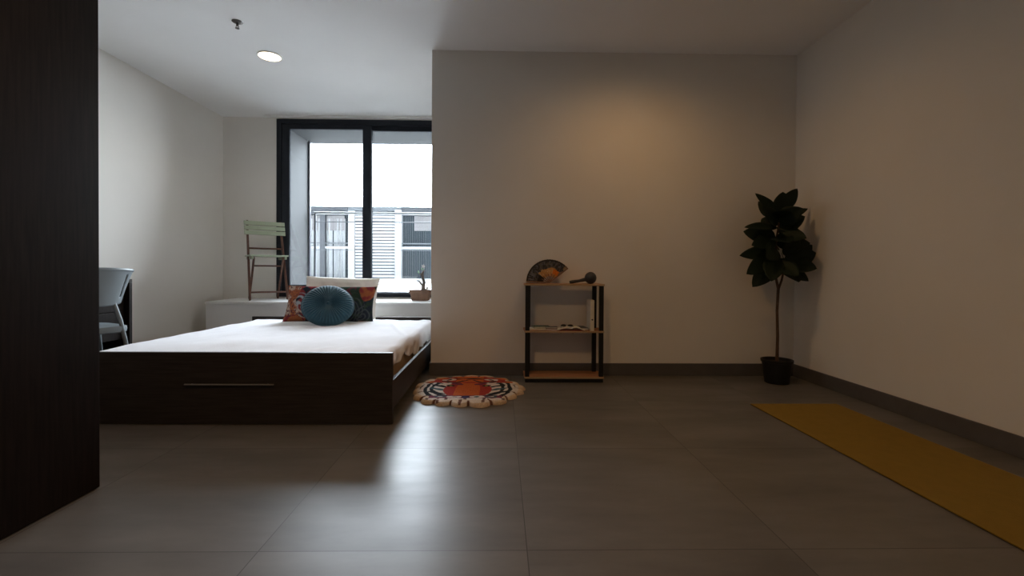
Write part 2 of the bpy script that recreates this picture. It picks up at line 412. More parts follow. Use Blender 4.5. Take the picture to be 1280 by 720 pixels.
# ------------------------------------------------------------------ wardrobe
wd = thing('wardrobe', 'tall dark brown floor-to-ceiling wardrobe at the left edge', 'wardrobe', (-1.53, 0, 0))
y1w, y0w = 1.80, -.75
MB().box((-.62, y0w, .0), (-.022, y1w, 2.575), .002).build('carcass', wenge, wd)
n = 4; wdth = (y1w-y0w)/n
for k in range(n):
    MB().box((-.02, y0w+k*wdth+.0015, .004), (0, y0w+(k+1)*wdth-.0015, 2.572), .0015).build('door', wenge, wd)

# ------------------------------------------------------------------ bed
X0, X1, YF, YH = -2.385, -.583, 2.522, 4.50
bed = thing('bed', 'low dark brown wooden bed frame with flat footboard', 'bed', (-1.484, 2.522, 0))
def BL(x, y, z): return (x+1.484, y-2.522, z)
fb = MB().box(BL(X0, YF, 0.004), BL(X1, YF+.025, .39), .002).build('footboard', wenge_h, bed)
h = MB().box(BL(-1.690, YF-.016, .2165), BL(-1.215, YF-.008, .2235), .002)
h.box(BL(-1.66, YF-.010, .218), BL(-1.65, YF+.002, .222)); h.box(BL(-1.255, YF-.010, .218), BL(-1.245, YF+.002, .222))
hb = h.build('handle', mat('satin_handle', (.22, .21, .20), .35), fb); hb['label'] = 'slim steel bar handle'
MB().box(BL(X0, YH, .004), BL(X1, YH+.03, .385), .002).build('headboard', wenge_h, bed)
MB().box(BL(X1-.035, YF+.026, .065), BL(X1-.012, YH-.001, .225), .002).build('side_rail', wenge_h, bed)
MB().box(BL(X0+.012, YF+.026, .065), BL(X0+.035, YH-.001, .225), .002).build('side_rail', wenge_h, bed)
for k in range(13):
    y = YF+.09+k*.148
    MB().box(BL(X0+.036, y, .118), BL(X1-.036, y+.07, .136), .002).build('slat', board_e, bed)
MB().box(BL(-1.50, YF+.03, .03), BL(-1.46, YH-.002, .117), .002).build('centre_beam', wenge_h, bed)
for y in (YF+.8, YH-.5): MB().box(BL(-1.51, y, 0), BL(-1.45, y+.05, .03), .002).build('foot', wenge_h, bed)
mtx = MB().box((-2.335, YF+.03, .137), (-.655, YH-.008, .352), .05, seg=5).build('mattress', mattress_m, smooth=True)
tag(mtx, 'tan mattress under the white sheet in the dark bed frame', 'mattress')

# sheet: flat crown, rolls over the right side with uneven hem and folds
def sheet_pt(u, v):
    y = YF+.034 + v*(YH-.014-YF-.034)
    xl, xr = -2.345, -.642
    top = xr-xl
    hem = .025 + .135*v + .024*math.sin(v*15+.6) + .016*math.sin(v*41)
    Lh = .10; total = Lh+top+hem
    s = u*total; r = .045
    zt = .362
    if s < Lh:
        x = xl; z = zt-r-(Lh-s)*.9
    elif s > Lh+top:
        d = s-Lh-top; fold = .016*math.sin(v*52+1.5*math.sin(v*9)+d*14)*min(1, d/.05)+.004
        x = xr+fold+.012*min(1, d/.1); z = zt-r-d*.95
        x = min(x, -.632)
    else:
        x = xl+(s-Lh); z = zt
        e = min(x-xl, xr-x)
        if e < r: z = zt-r+math.sqrt(max(0, r*r-(r-e)**2))
    # cloth wrinkles
    p = Vector((x*1.6, y*2.3, z))
    if z > .345:
        wv = .010*noise.noise(p*1.3)+.005*noise.noise(Vector((x*9-y*5, y*3, 1)))
        wv += .005*max(0, 1-abs(math.sin((x+.7)*9+(y-2.5)*3.4))*3)*S(x, -1.3, -.7)
        z += wv+.010*S(x, -2.3, -1.5)*(1-S(x, -1.4, -.7))
    ef = min(y-YF, YH-y)
    if ef < .06: z -= (.06-ef)**2*5
    return Vector((x, y, z))
sheet = MB().grid(230, 190, sheet_pt).build('bed_sheet', sheet_m, smooth=80, solid=.003)
tag(sheet, 'rumpled white fitted sheet spread over the mattress', 'bed sheet')

# ------------------------------------------------------------------ cushions
def pillow(nu, nv, wd_, ht, th, pinch=.06, seed=0, crease=.0):
    b = MB()
    def fn(side):
        def f(u, v):
            a = 2*u-1; c = 2*v-1
            e = (1-abs(a)**3.2)*(1-abs(c)**3.2)
            t = th*.5*max(0, e)**.48
            px = a*wd_/2*(1-pinch*(1-c*c)*0 - pinch*(1-abs(c)**2)); pz = c*ht/2*(1-pinch*(1-abs(a)**2))
            wr = .008*noise.noise(Vector((a*3+seed, c*3, seed)))*max(0, e)
            if crease: wr += crease*noise.noise(Vector((a*8+seed, c*5, 2)))*max(0, e)
            return Vector((px, -side*(t+wr), pz))
        return f
    b.grid(nu, nv, fn(1)); b.grid(nu, nv, fn(-1))
    bmesh.ops.remove_doubles(b.bm, verts=b.bm.verts, dist=.0008)
    return b
# white pillow at the back
wp = pillow(40, 26, .70, .40, .13, .04, 3, .010)
wp.xf(Matrix.Translation((-1.515, 4.43, .576)) @ Euler((math.radians(-17), math.radians(1.6), 0)).to_matrix().to_4x4())
tag(wp.build('pillow', pillow_m, smooth=60), 'plain cream pillow standing behind the printed cushion', 'pillow')
# printed cushion
def print_col(p):
    x0, z0 = p.x+1.54, p.z-.50
    w1 = noise.noise(Vector((x0*9, z0*9, 1))); w2 = noise.noise(Vector((x0*9, z0*9, 7)))
    x, z = x0+.035*w1, z0+.035*w2
    nz = noise.noise(Vector((x*20, z*20, 5))); n2 = noise.noise(Vector((x*44, z*44, 9)))
    navy = (.017, .022, .034); green = (.028, .050, .030); orange = (.30, .095, .035); red = (.20, .026, .030); cream = (.42, .32, .26); grey = (.085, .10, .10); pale = (.30, .33, .37)
    c = lerp3(navy, green, S(nz, .0, .3))
    for cx, cz, rr_ in ((.19, -.02, .085), (.30, -.06, .045), (.06, .05, .05)):      # leafy scrolls
        d = math.hypot(x-cx, (z-cz)*.8)
        sp = abs(((d*38+math.atan2(z-cz, x-cx)/PI) % 1)-.5)
        if d < rr_*1.5: c = lerp3(c, grey, .8*S(sp, .28, .42))
    if z > .085 and -.02 < x < .26: c = lerp3(c, green, .8) if nz > -.15 else lerp3(navy, red, .5)
    if x < -.12:
        c = lerp3(red, navy, S(nz, .1, .3)) if z > -.02 else lerp3(navy, red, S(n2, -.1, .2))
        d = math.hypot((x+.235), (z-.02)*.9)
        sp = abs(((d*26-math.atan2(z-.02, x+.235)/PI) % 1)-.5)
        if d < .095: c = lerp3(c, lerp3(cream, pale, S(z, -.03, .05)), S(sp, .22, .36))
    if x < -.275:
        c = lerp3(orange, cream, S(nz, -.05, .25)) if z > -.065 else lerp3(orange, red, S(n2, .05, .3))
        if abs(n2) < .09: c = lerp3(red, navy, .6)
    if x < -.20 and z < -.085: c = lerp3(orange, red, S(nz, .1, .4))
    if math.hypot(x-.335, z-.125) < .075: c = lerp3(orange, red, S(nz, -.2, .4))
    if math.hypot(x-.31, z+.165) < .05: c = lerp3(orange, cream, S(n2, .0, .4))
    if z > .125 and -.14 < x < .03: c = lerp3(orange, red, S(nz, -.2, .2))
    return c
pc = pillow(140, 70, .81, .34, .12, .05, 8)
pc.xf(Matrix.Translation((-1.545, 4.245, .528)) @ Euler((math.radians(-20), math.radians(.4), 0)).to_matrix().to_4x4())
tag(pc.build('printed_cushion', attr_fab, smooth=60, colfn=print_col), 'rectangular cushion printed in orange, red and dark navy florals', 'cushion')
# round velvet cushion
rc = thing('round_cushion', 'round teal velvet cushion with pleats leaning on the printed cushion', 'cushion', (-1.475, 4.00, .362), math.radians(20))
Mt = Matrix.Translation((0, .02, .170)) @ Euler((math.radians(90-40), 0, 0)).to_matrix().to_4x4()
b = MB(); R = .210
def rc_face(sg):
    def f(u, v):
        th = 2*PI*u; r = v*R
        t = .052*(1-(v**3.2))**.5*(S(v, -.3, .5)*.5+.5)
        pl = .0034*math.sin(th*44)*S(v, .05, .3)*(1-S(v, .75, .98)*.6)
        return Vector((r*math.cos(th), r*math.sin(th), sg*(t+pl)))
    return f
b.grid(448, 22, rc_face(1)); b.grid(448, 22, rc_face(-1)); bmesh.ops.remove_doubles(b.bm, verts=b.bm.verts, dist=.0004)
b.xf(Mt); b.build('cover', teal, rc, smooth=60)
MB().tube([(R*math.cos(2*PI*k/64), R*math.sin(2*PI*k/64), .0) for k in range(65)], .006, 8, caps=False).xf(Mt).build('piping', teal, rc, smooth=True)
MB().lathe([(0, .012), (.008, .011), (.014, .006), (.016, 0), (0, -.002)], (0, 0, .036), 20).xf(Mt).build('button', teal, rc, smooth=True)

# ------------------------------------------------------------------ folding chair on the bench
fc = thing('folding_chair', 'sage green slatted folding chair with brown legs on the bench', 'chair', (-2.545, 5.10, .505), math.radians(37))
for s in (-1, 1):
    MB().bar((s*.165, .155, .865), (s*.182, -.135, .009), .020, .034, bev=.003).build('back_leg', redwood, fc)
    MB().bar((s*.142, -.12, .462), (s*.142, .165, .009), .018, .032, bev=.003).build('leg', redwood, fc)
for k in range(3):
    z = .708+k*.053
    yb_ = .155-(.865-z)*.337-.024
    MB().box((-.203, yb_-.008, z), (.203, yb_+.006, z+.046), .003, rot=(math.radians(-18), 0, 0)).build('back_slat', sage, fc)
for k in range(7):
    y = -.165+k*.050
    MB().box((-.185, y, .470), (.185, y+.042, .486), .003).build('seat_slat', sage, fc)
for s in (-1, 1): MB().box((s*.160-.010, -.15, .440), (s*.160+.010, .17, .470), .003).build('seat_rail', sage, fc)
MB().tube([(-.17, .052, .56), (.17, .052, .56)], .010, 10).build('stretcher', redwood, fc)
MB().tube([(-.14, -.062, .37), (.14, -.062, .37)], .009, 10).build('stretcher', redwood, fc)
MB().tube([(-.178, -.105, .09), (.178, -.105, .09)], .010, 10).build('stretcher', redwood, fc)

# ------------------------------------------------------------------ potted bonsai on the bench
bp_ = thing('potted_bonsai', 'small bare-branched bonsai in a brown tapered pot on the bench', 'plant', (-.885, 5.16, .505))
pt = MB()
def rr(hw, hd, z, n=40):
    out = []
    for k in range(n):
        t = 2*PI*k/n; c, s_ = math.cos(t), math.sin(t); p = 5
        r = 1/((abs(c)/hw)**p+(abs(s_)/hd)**p)**(1/p); out.append((r*c, r*s_, z))
    return out
rings = [rr(.085, .058, 0), rr(.095, .065, .006), rr(.112, .076, .085), rr(.122, .084, .088), rr(.124, .086, .116), rr(.112, .075, .116), rr(.108, .071, .095)]
vv = [[pt.bm.verts.new(p) for p in r] for r in rings]
for a, b in zip(vv, vv[1:]):
    for k in range(40): pt.bm.faces.new((a[k], a[(k+1) % 40], b[(k+1) % 40], b[k]))
pt.bm.faces.new(list(reversed(vv[0])))
pt.build('pot', terra, bp_, smooth=True)
so = MB(); top = [so.bm.verts.new(p) for p in rr(.1075, .0705, .100)]; so.bm.faces.new(top); so.build('soil', soil_m, bp_, solid=.008)
tk = MB()
tk.tube([(.03, 0, .10), (.028, 0, .15), (.036, .004, .20), (.022, 0, .25), (.016, 0, .30)], [.027, .021, .017, .015, .013], 10)
tk.tube([(.028, 0, .15), (-.002, .004, .19), (-.022, 0, .215), (-.045, 0, .218)], [.012, .010, .008, .006], 8)
tk.tube([(.022, 0, .26), (.004, 0, .285), (-.012, 0, .292)], [.010, .008, .006], 8)
tk.tube([(.016, 0, .30), (.030, 0, .325), (.045, 0, .33)], [.010, .007, .004], 8)
tk.build('trunk', bonsai_bark, bp_, smooth=True)
def leafmesh(mb, p, d, L, Wd, droop=.2, up=Vector((0, 0, 1)), nu=10, nv=6, point=1.0, fold=.25, roll=0):
    """curved leaf from p along d"""
    p = Vector(p); d = Vector(d).normalized()
    s_ = d.cross(up); s_ = s_.normalized() if s_.length > .05 else Vector((1, 0, 0))
    nrm = s_.cross(d).normalized()
    if roll:
        q = Matrix.Rotation(roll, 3, d); s_ = q @ s_; nrm = q @ nrm
    def f(u, v):
        wv = math.sin(PI*min(1, u**.82))**.75*Wd/2
        if u > .999: wv = 0.0005
        c = 2*v-1
        return p + d*(L*u) + s_*(wv*c) + nrm*(abs(c)*wv*fold - droop*L*u*u)
    mb.grid(nu, nv, f); return mb
for q, dd in [((-.045, 0, .218), (-.5, 0, .9)), ((-.012, 0, .292), (-.8, 0, .8)), ((-.02, 0, .30), (-.2, -.3, 1)), ((.016, 0, .33), (-.3, .2, 1)), ((.03, 0, .33), (.4, -.2, 1))]:
    leafmesh(MB(), q, dd, .035, .014, .1).build('leaf', young_leaf, bp_, smooth=True, solid=.001)
def blossom(c, r):
    b = MB()
    for k in range(5):
        a = 2*PI*k/5
        leafmesh(b, c, (math.cos(a), -.5, math.sin(a)), r, r*.8, .1, up=Vector((0, -1, 0)), nu=6, nv=4)
    b.build('flower', petal_m, bp_, smooth=True, solid=.001)
blossom((.03, -.01, .375), .022); blossom((.078, -.03, .135), .024)
MB().tube([(.03, 0, .325), (.032, -.002, .35), (.03, -.008, .375)], .002, 6).build('twig', bonsai_bark, bp_)
MB().tube([(.035, -.01, .10), (.06, -.02, .12), (.078, -.03, .135)], .003, 6).build('twig', bonsai_bark, bp_)

# ------------------------------------------------------------------ desk and grey chair by the left wall
dk = thing('desk', 'dark brown desk against the left wall behind the grey chair', 'desk', (-3.01, 2.87, 0))
MB().box((-.178, -.75, .730), (.18, .75, .758), .002).build('desk_top', wenge_h, dk)
for y in (-.75, .722): 
    o = MB().box((-.178, y, .002), (.18, y+.028, .7295), .002).build('end_panel', wenge, dk)
MB().box((-.176, -.72, .10), (-.16, .72, .728), .002).build('shade_panel', wenge, dk)  # dark panel added to stand in for the shade under the desk
dr = MB().box((-.155, .42, .30), (.13, .715, .728), .002).build('added_drawer_unit', wenge, dk)  # dark box shaped as drawers, added for the blackness under the desk
MB().box((.131, .425, .305), (.147, .71, .51), .002).build('added_drawer', wenge, dr); MB().box((.131, .425, .515), (.147, .71, .722), .002).build('added_drawer', wenge, dr)

gc = thing('shell_chair', 'blue-grey plastic chair with curved back between desk and bed', 'chair', (-2.70, 3.05, 0), math.radians(-27))
# local +X points to the back of the chair (towards the bed)
def shell(u, v):
    a = (u*2-1)*math.radians(88)
    z = .595+.222*v
    r = .180+.05*v+.012*v*v
    lift = .016*math.cos(a)
    return Vector((r*math.cos(a)*.92+.0, r*math.sin(a)*1.05, z+lift*v - .03*(1-v)*(abs(a)/1.5)**2*-1))
def keep(u, v):
    au = abs(u*2-1)
    return not (.47 < au < .54 and .22 < v < .86)
MB().grid(96, 24, shell, keep=keep).build('backrest', grey_pl, gc, smooth=60, solid=.012)
MB().tube([tuple(shell(k/48, 1.0)) for k in range(49)], .011, 8).build('back_rim', grey_pl, gc, smooth=True)
st = MB()
def seat_prof(z, k): return [(p[0]*k, p[1]*k, z) for p in rr(.19, .19, z, 48)]
rs = [seat_prof(.418, .93), seat_prof(.424, .985), seat_prof(.442, 1.0), seat_prof(.460, .985), seat_prof(.464, .93), seat_prof(.456, .6)]
vv = [[st.bm.verts.new(p) for p in r] for r in rs]
for a, b in zip(vv, vv[1:]):
    for k in range(48): st.bm.faces.new((a[k], a[(k+1) % 48], b[(k+1) % 48], b[k]))
st.bm.faces.new(list(reversed(vv[0]))); st.bm.faces.new(vv[-1])
st.build('seat', grey_pl, gc, smooth=True)
for sy in (-1, 1):
    MB().tube([(.13, sy*.110, .615), (.165, sy*.13, .50), (.185, sy*.15, .36), (.215, sy*.185, .004)], [.013, .013, .013, .011], 10, flat=.8).build('back_leg', grey_pl, gc, smooth=True)
    MB().tube([(-.12, sy*.13, .425), (-.155, sy*.16, .24), (-.18, sy*.185, .004)], [.014, .013, .011], 10).build('front_leg', grey_pl, gc, smooth=True)

# ------------------------------------------------------------------ small shelf
sf = thing('shelf_unit', 'small three-tier shelf with black posts and brown boards', 'shelf', (.482, 3.59, 0))
hw = .300; yf, ybk = -.115, .105
MB().box((-hw+.006, yf+.004, 0), (hw-.006, ybk, .028), .002).build('plinth', black_steel, sf)
for z in (.029, .375, .728):
    bd_ = MB().box((-hw, yf, z), (hw, ybk, z+.014), .001).build('shelf_board', board_m, sf)
    MB().box((-hw, yf-.0025, z+.001), (hw, yf, z+.013), .0008).build('edge_strip', board_e, bd_)
for sx in (-1, 1):
    for y, ins in ((yf+.003, 0), (ybk-.035, .017)):
        MB().box((sx*(hw-.021-ins)-.016, y, .0435), (sx*(hw-.021-ins)+.016, y+.03, .3745), .002).build('post', black_steel, sf)
        MB().box((sx*(hw-.021-ins)-.016, y, .3895), (sx*(hw-.021-ins)+.016, y+.03, .7275), .002).build('post', black_steel, sf)
# fan
fn = thing('hand_fan', 'open folding fan, dark patterned with an orange centre, on the shelf', 'fan', (.385, 3.635, .745))
a0, a1 = math.radians(38), math.radians(178); NP = 22
tilt = Matrix.Rotation(math.radians(-12), 4, 'X')
def leaf(u, v):
    a = a1+(a0-a1)*u; r = .050+.135*v
    k = (u*NP*2) % 2; zig = abs(k-1)*.006
    return Vector((r*math.cos(a), -zig, .004+r*math.sin(a)))
def fan_col(p):
    r = math.hypot(p.x, p.z); a = math.degrees(math.atan2(p.z, p.x))
    n_ = noise.noise(p*38); n2 = noise.noise(p*90+Vector((3, 3, 3)))
    c = (.035, .033, .036) if n_ < .05 else (.12, .105, .09)
    if n2 > .25: c = (.14, .15, .18)
    if r > .175: c = (.02, .018, .018)
    if 45 < a < 140 and r < .118+.012*n_: c = (.55, .30, .09) if n2 < .12 else (.62, .42, .20)
    if 40 < a < 75 and .075 < r < .112: c = (.70, .20, .02)
    if a > 140 and r < .10: c = (.015, .013, .013)
    if 150 < a < 172 and .13 < r < .16 and n_ > -.05: c = (.16, .17, .20)
    if a < 47 and r > .09 and n_ > -.1: c = (.28, .20, .12)
    return c
MB().grid(NP*8, 26, leaf).xf(tilt).build('fan_leaf', fan_m, fn, colfn=lambda p: fan_col(tilt.inverted() @ p), solid=.0006)
for k in range(8):
    a = a1+(a0-a1)*k/7; w_ = .006 if k in (0, 7) else .004
    MB().bar((0, -.006-.0006*k, .004), (.183*math.cos(a), -.0065-.0006*k, .004+.183*math.sin(a)) if k in (0, 7) else (.07*math.cos(a), -.0065-.0006*k, .004+.07*math.sin(a)), w_*1.6, .0012, side=(-math.sin(a), 0, math.cos(a)), bev=0).xf(tilt).build('guard' if k in (0, 7) else 'rib', terra, fn)
# maraca
mk = thing('maraca', 'dark grey maraca with round head lying on the top shelf', 'maraca', (.60, 3.53, .742))
b = MB(); 
b.lathe([(0, -.046)]+[(.045*math.sin(PI*k/16), -.046*math.cos(PI*k/16)) for k in range(1, 16)]+[(0, .046)], (0, 0, 0), 28)
b.xf(Matrix.Translation((.085, 0, .046))); b.build('head', dark_cov, mk, smooth=True)
MB().tube([(-.075, .0, .012), (-.055, 0, .015), (0, 0, .024), (.045, 0, .034), (.055, 0, .038)], [.011, .013, .011, .015, .024], 14).build('handle', dark_cov, mk, smooth=True)
# things lying on the middle shelf  (board top .389)
ZS = .389
def book(name, label, cat, c, sz, rz, cover, page=True, tiltx=0., tilty=0., group=None):
    t = thing(name, label, cat, c, rz, group)
    wx, dy, hz = sz; q = Euler((tiltx, tilty, 0)).to_matrix().to_4x4()
    cv = MB(); cv.box((-wx/2, -dy/2, 0), (wx/2, dy/2, .0015)); cv.box((-wx/2, -dy/2, hz-.0015), (wx/2, dy/2, hz)); cv.box((-wx/2, dy/2-.0015, 0.0014), (wx/2, dy/2, hz-.0014))
    cv.xf(q); cv.build('cover', cover, t)
    pg = MB().box((-wx/2+.003, -dy/2+.003, .0016), (wx/2-.003, dy/2-.002, hz-.0016)); pg.xf(q); pg.build('pages', paper_m, t)
    return t
book('booklet', 'thin pale booklet lying at the left end of the middle shelf', 'book', (.288, 3.575, ZS+.0005), (.13, .12, .010), .0, paper_m)
book('notebook', 'green notebook lying on the pale booklet', 'book', (.315, 3.600, ZS+.0115), (.13, .10, .012), .08, green_cov)
book('paperback', 'small red paperback lying left of the open magazine', 'book', (.385, 3.505, ZS+.0005), (.085, .05, .015), -.05, red_cov)
book('pocket_book', 'small charcoal book lying on the red paperback', 'book', (.388, 3.508, ZS+.0165), (.085, .048, .012), .04, dark_cov)
# open magazine: two curved page halves
mg = thing('magazine', 'open white magazine spread face up on the middle shelf', 'magazine', (.535, 3.545, ZS), -.05)
def page(sgn):
    def f(u, v):
        x = u*.105; z = .0035+.020*math.sin(PI*min(1, u*1.15))*(.75 if sgn > 0 else .45) + (.012*(1-u))
        return Vector((sgn*x, (v-.5)*.115, z))
    return f
MB().grid(18, 6, page(-1)).build('page', paper_m, mg, smooth=True, solid=.004)
MB().grid(18, 6, page(1)).build('page', paper_m, mg, smooth=True, solid=.004)
MB().box((-.10, -.056, 0), (.10, .056, .0015)).build('cover', red_cov, mg)
# sunglasses-like dark case + cable on the magazine: a folded pair of glasses
gl = thing('sunglasses', 'dark sunglasses resting on the open magazine', 'glasses', (.505, 3.515, ZS+.0285), -.15)
gl.rotation_euler = (math.radians(-62), 0, -.15); gl.scale = (.8, .8, .8)
for s in (-1, 1):
    ln = MB(); ln.tube([(s*.032+.023*math.cos(2*PI*k/20), 0, .019+.017*math.sin(2*PI*k/20)) for k in range(21)], .0022, 6, caps=False); ln.build('rim', dark_cov, gl, smooth=True)
    MB().lathe([(0, -.0008), (.0225, -.0008), (.0225, .0008), (0, .0008)], (0, 0, 0), 24).xf(Matrix.Translation((s*.032, 0, .019)) @ Matrix.Rotation(PI/2, 4, 'X') @ Matrix.Diagonal((1, .75, 1, 1))).build('lens', black_steel, gl)
    MB().tube([(s*.056, 0, .024), (s*.058, .05, .022), (s*.057, .09, .008)], .0022, 6).build('temple', dark_cov, gl)
MB().tube([(-.011, 0, .024), (0, 0, .027), (.011, 0, .024)], .002, 6).build('bridge', dark_cov, gl)
book('planner', 'flat charcoal planner lying right of the open magazine', 'book', (.635, 3.60, ZS+.0005), (.06, .15, .016), .1, dark_cov)
# upright white box file
bf = thing('box_file', 'narrow white box file standing upright at the right of the middle shelf', 'box file', (.692, 3.565, ZS))
MB().box((-.016, -.085, 0), (.014, .075, .232), .002).build('case', paper_m, bf)
MB().lathe([(0, -.001), (.006, -.001), (.006, .001), (0, .001)], (0, 0, 0), 20).xf(Matrix.Translation((-.001, -.0862, .085)) @ Matrix.Rotation(PI/2, 4, 'X')).build('finger_hole', dark_cov, bf)

# ------------------------------------------------------------------ tiger-face rug
RCX, RCY = -.222, 3.225
def rug_r(a):
    lob = abs(math.sin(a*9+.4+.5*math.sin(a*3)))**.6
    ear = max(0, 1-abs(a-.82)/.2)+max(0, 1-abs(a-2.3)/.2) if a < PI else 0
    return .338+.052*lob+.014*math.sin(a*5+1)+.03*ear
def ell(x, y, cx, cy, rx, ry, rot=0):
    dx, dy = x-cx, y-cy; c, s_ = math.cos(rot), math.sin(rot)
    X, Y = dx*c+dy*s_, -dx*s_+dy*c
    return math.hypot(X/rx, Y/ry)
CREAM = (.62, .47, .33); WHITE = (.66, .60, .56); BLACK = (.018, .022, .028); ORG = (.52, .125, .035); RED = (.36, .045, .035); TEAL = (.05, .10, .13); PLUM = (.16, .04, .07)
def rug_col(p):
    x, y = p.x, p.y; ax = abs(x); n_ = noise.noise(Vector((x*14, y*14, 2)))*.012
    r = math.hypot(x, y); a = math.atan2(y, x)
    c = CREAM
    if r > .315 and abs(math.sin(a*9+.4+.5*math.sin(a*3))) < .16: return (.16, .07, .05)
    if r > .385: return lerp3(CREAM, RED, .12) if math.sin(a*20) > .3 else CREAM
    if r < .335: c = RED if y > -.05 else WHITE
    # cheeks
    if ell(ax, y, .225, .0, .125, .235) < 1: c = WHITE
    # black curved stripes on the cheeks
    for k, (rad, ww) in enumerate(((.125, .022), (.170, .026), (.225, .030))):
        d = abs(math.hypot((ax-.12)*1.0, (y-.0)*.62)-rad+n_)
        if d < ww*.55 and ax > .12 and abs(y) < .27 and r < .33: c = BLACK
    for k in range(4):
        cyk = .14-.09*k
        if ell(ax, y, .205+n_, cyk, .075, .020, .55) < 1: c = BLACK if k % 2 else TEAL
    if ell(ax, y, .255, .17, .07, .03, -.5) < 1: c = ORG
    # forehead
    if y > .14 and ax < .26 and r < .345:
        c = ORG if (ax < .10) else RED
        if abs((y-.20)+.25*ax-.03*math.cos(ax*30)) < .013 and ax < .20: c = BLACK
        if abs((y-.27)+.15*ax) < .012 and ax < .14: c = BLACK
        if ell(ax, y, .155, .23, .055, .028, -.3) < 1: c = WHITE
        if ell(ax, y, .155, .23, .022, .014, -.3) < 1: c = BLACK
    # face centre
    if ell(ax, y, .0, -.045, .165, .215) < 1 and y < .17: c = RED
    if ax < .085-.10*max(0, y+.02)+.02*n_ and -.20 < y < .13: c = ORG
    if ell(ax, y, .085, .105, .052, .026, .5) < 1: c = PLUM
    if ell(ax, y, .125, .055, .034, .024, .2) < 1: c = BLACK
    if ell(ax, y, .125, .055, .012, .012) < 1: c = (.35, .36, .1)
    if ell(ax, y, .16, .115, .045, .018, .6) < 1: c = WHITE
    # muzzle
    if -.265 < y < -.20 and ax < .235:
        c = PLUM
        if ell(ax, y, .075, -.235, .05, .026) < 1: c = WHITE
        if ell(ax, y, .07, -.232, .018, .012) < 1: c = TEAL
        if ell(ax, y, .165, -.228, .04, .024) < 1: c = TEAL
        if ell(ax, y, .165, -.230, .018, .010) < 1: c = WHITE
        if ax < .022: c = (.05, .04, .12)
    if y < -.265 and r < .40:
        c = WHITE if abs(math.sin(x*26)) > .25 else (.14, .09, .08)
        if y < -.30: c = lerp3(CREAM, WHITE, .4) if abs(math.sin(x*22+.6)) > .22 else (.16, .08, .06)
    # ears
    for s_, e in ((1, .26), (-1, .25)):
        if ell(x, y, s_*e, .285, .085, .05, -s_*.6) < 1: c = CREAM
        if ell(x, y, s_*(e-.03), .265, .05, .022, -s_*.6) < 1: c = ORG
    return c
def rug_bit():
    b = MB(); nA, nR = 420, 120
    def f(u, v):
        a = 2*PI*u; R_ = rug_r(a); r = v*R_
        x, y = r*math.cos(a)*1.0, r*math.sin(a)*1.03
        e = 1-v
        z = .024*min(1, (e/.045))**.5 if e > 0 else 0
        z += .004*noise.noise(Vector((x*26, y*26, 0)))*min(1, e*12)
        return Vector((x, y, .001+max(0, z)))
    b.grid(nA, nR, f, close_u=True)
    bmesh.ops.remove_doubles(b.bm, verts=b.bm.verts, dist=.00005)
    return b
rg = thing('tiger_rug', 'round tufted rug with an orange and black tiger face', 'rug', (RCX, RCY, 0))
rug_bit().build('pile', rug_m, rg, smooth=60, colfn=rug_col)
bk = MB(); bk.bm.faces.new([bk.bm.verts.new((rug_r(2*PI*k/420)*.992*math.cos(2*PI*k/420), rug_r(2*PI*k/420)*1.02*math.sin(2*PI*k/420), .0012)) for k in range(420)])
bk.build('backing', mat('jute_backing', (.25, .2, .14), .9), rg)

# ------------------------------------------------------------------ rubber plant in the corner
pl = thing('rubber_plant', 'tall dark-leaved potted rubber plant in the room corner', 'plant', (2.105, 3.49, 0))
MB().lathe([(0, .004), (.078, .004), (.082, .0), (.084, .004), (.103, .158), (.110, .160), (.112, .178), (.106, .180), (.100, .176), (.098, .15), (0, .148)], (0, 0, 0), 40).build('pot', pot_m, pl, smooth=True)
MB().lathe([(0, .158), (.05, .160), (.0975, .155)], (0, 0, 0), 30).build('soil', soil_m, pl)
tr = MB()
tr.tube([(0, 0, .15), (.003, .0, .35), (-.004, 0, .55), (.004, 0, .72)], [.0125, .011, .010, .011], 10)
tr.tube([(.004, 0, .71), (-.022, -.01, .80), (-.03, -.01, .95), (-.015, 0, 1.1), (.01, 0, 1.25), (.02, 0, 1.33)], [.010, .009, .008, .007, .006, .004], 8)
tr.tube([(.004, 0, .71), (.035, .01, .78), (.055, .01, .88), (.06, 0, .98)], [.009, .008, .007, .004], 8)
tr.build('trunk', trunk_m, pl, smooth=True)
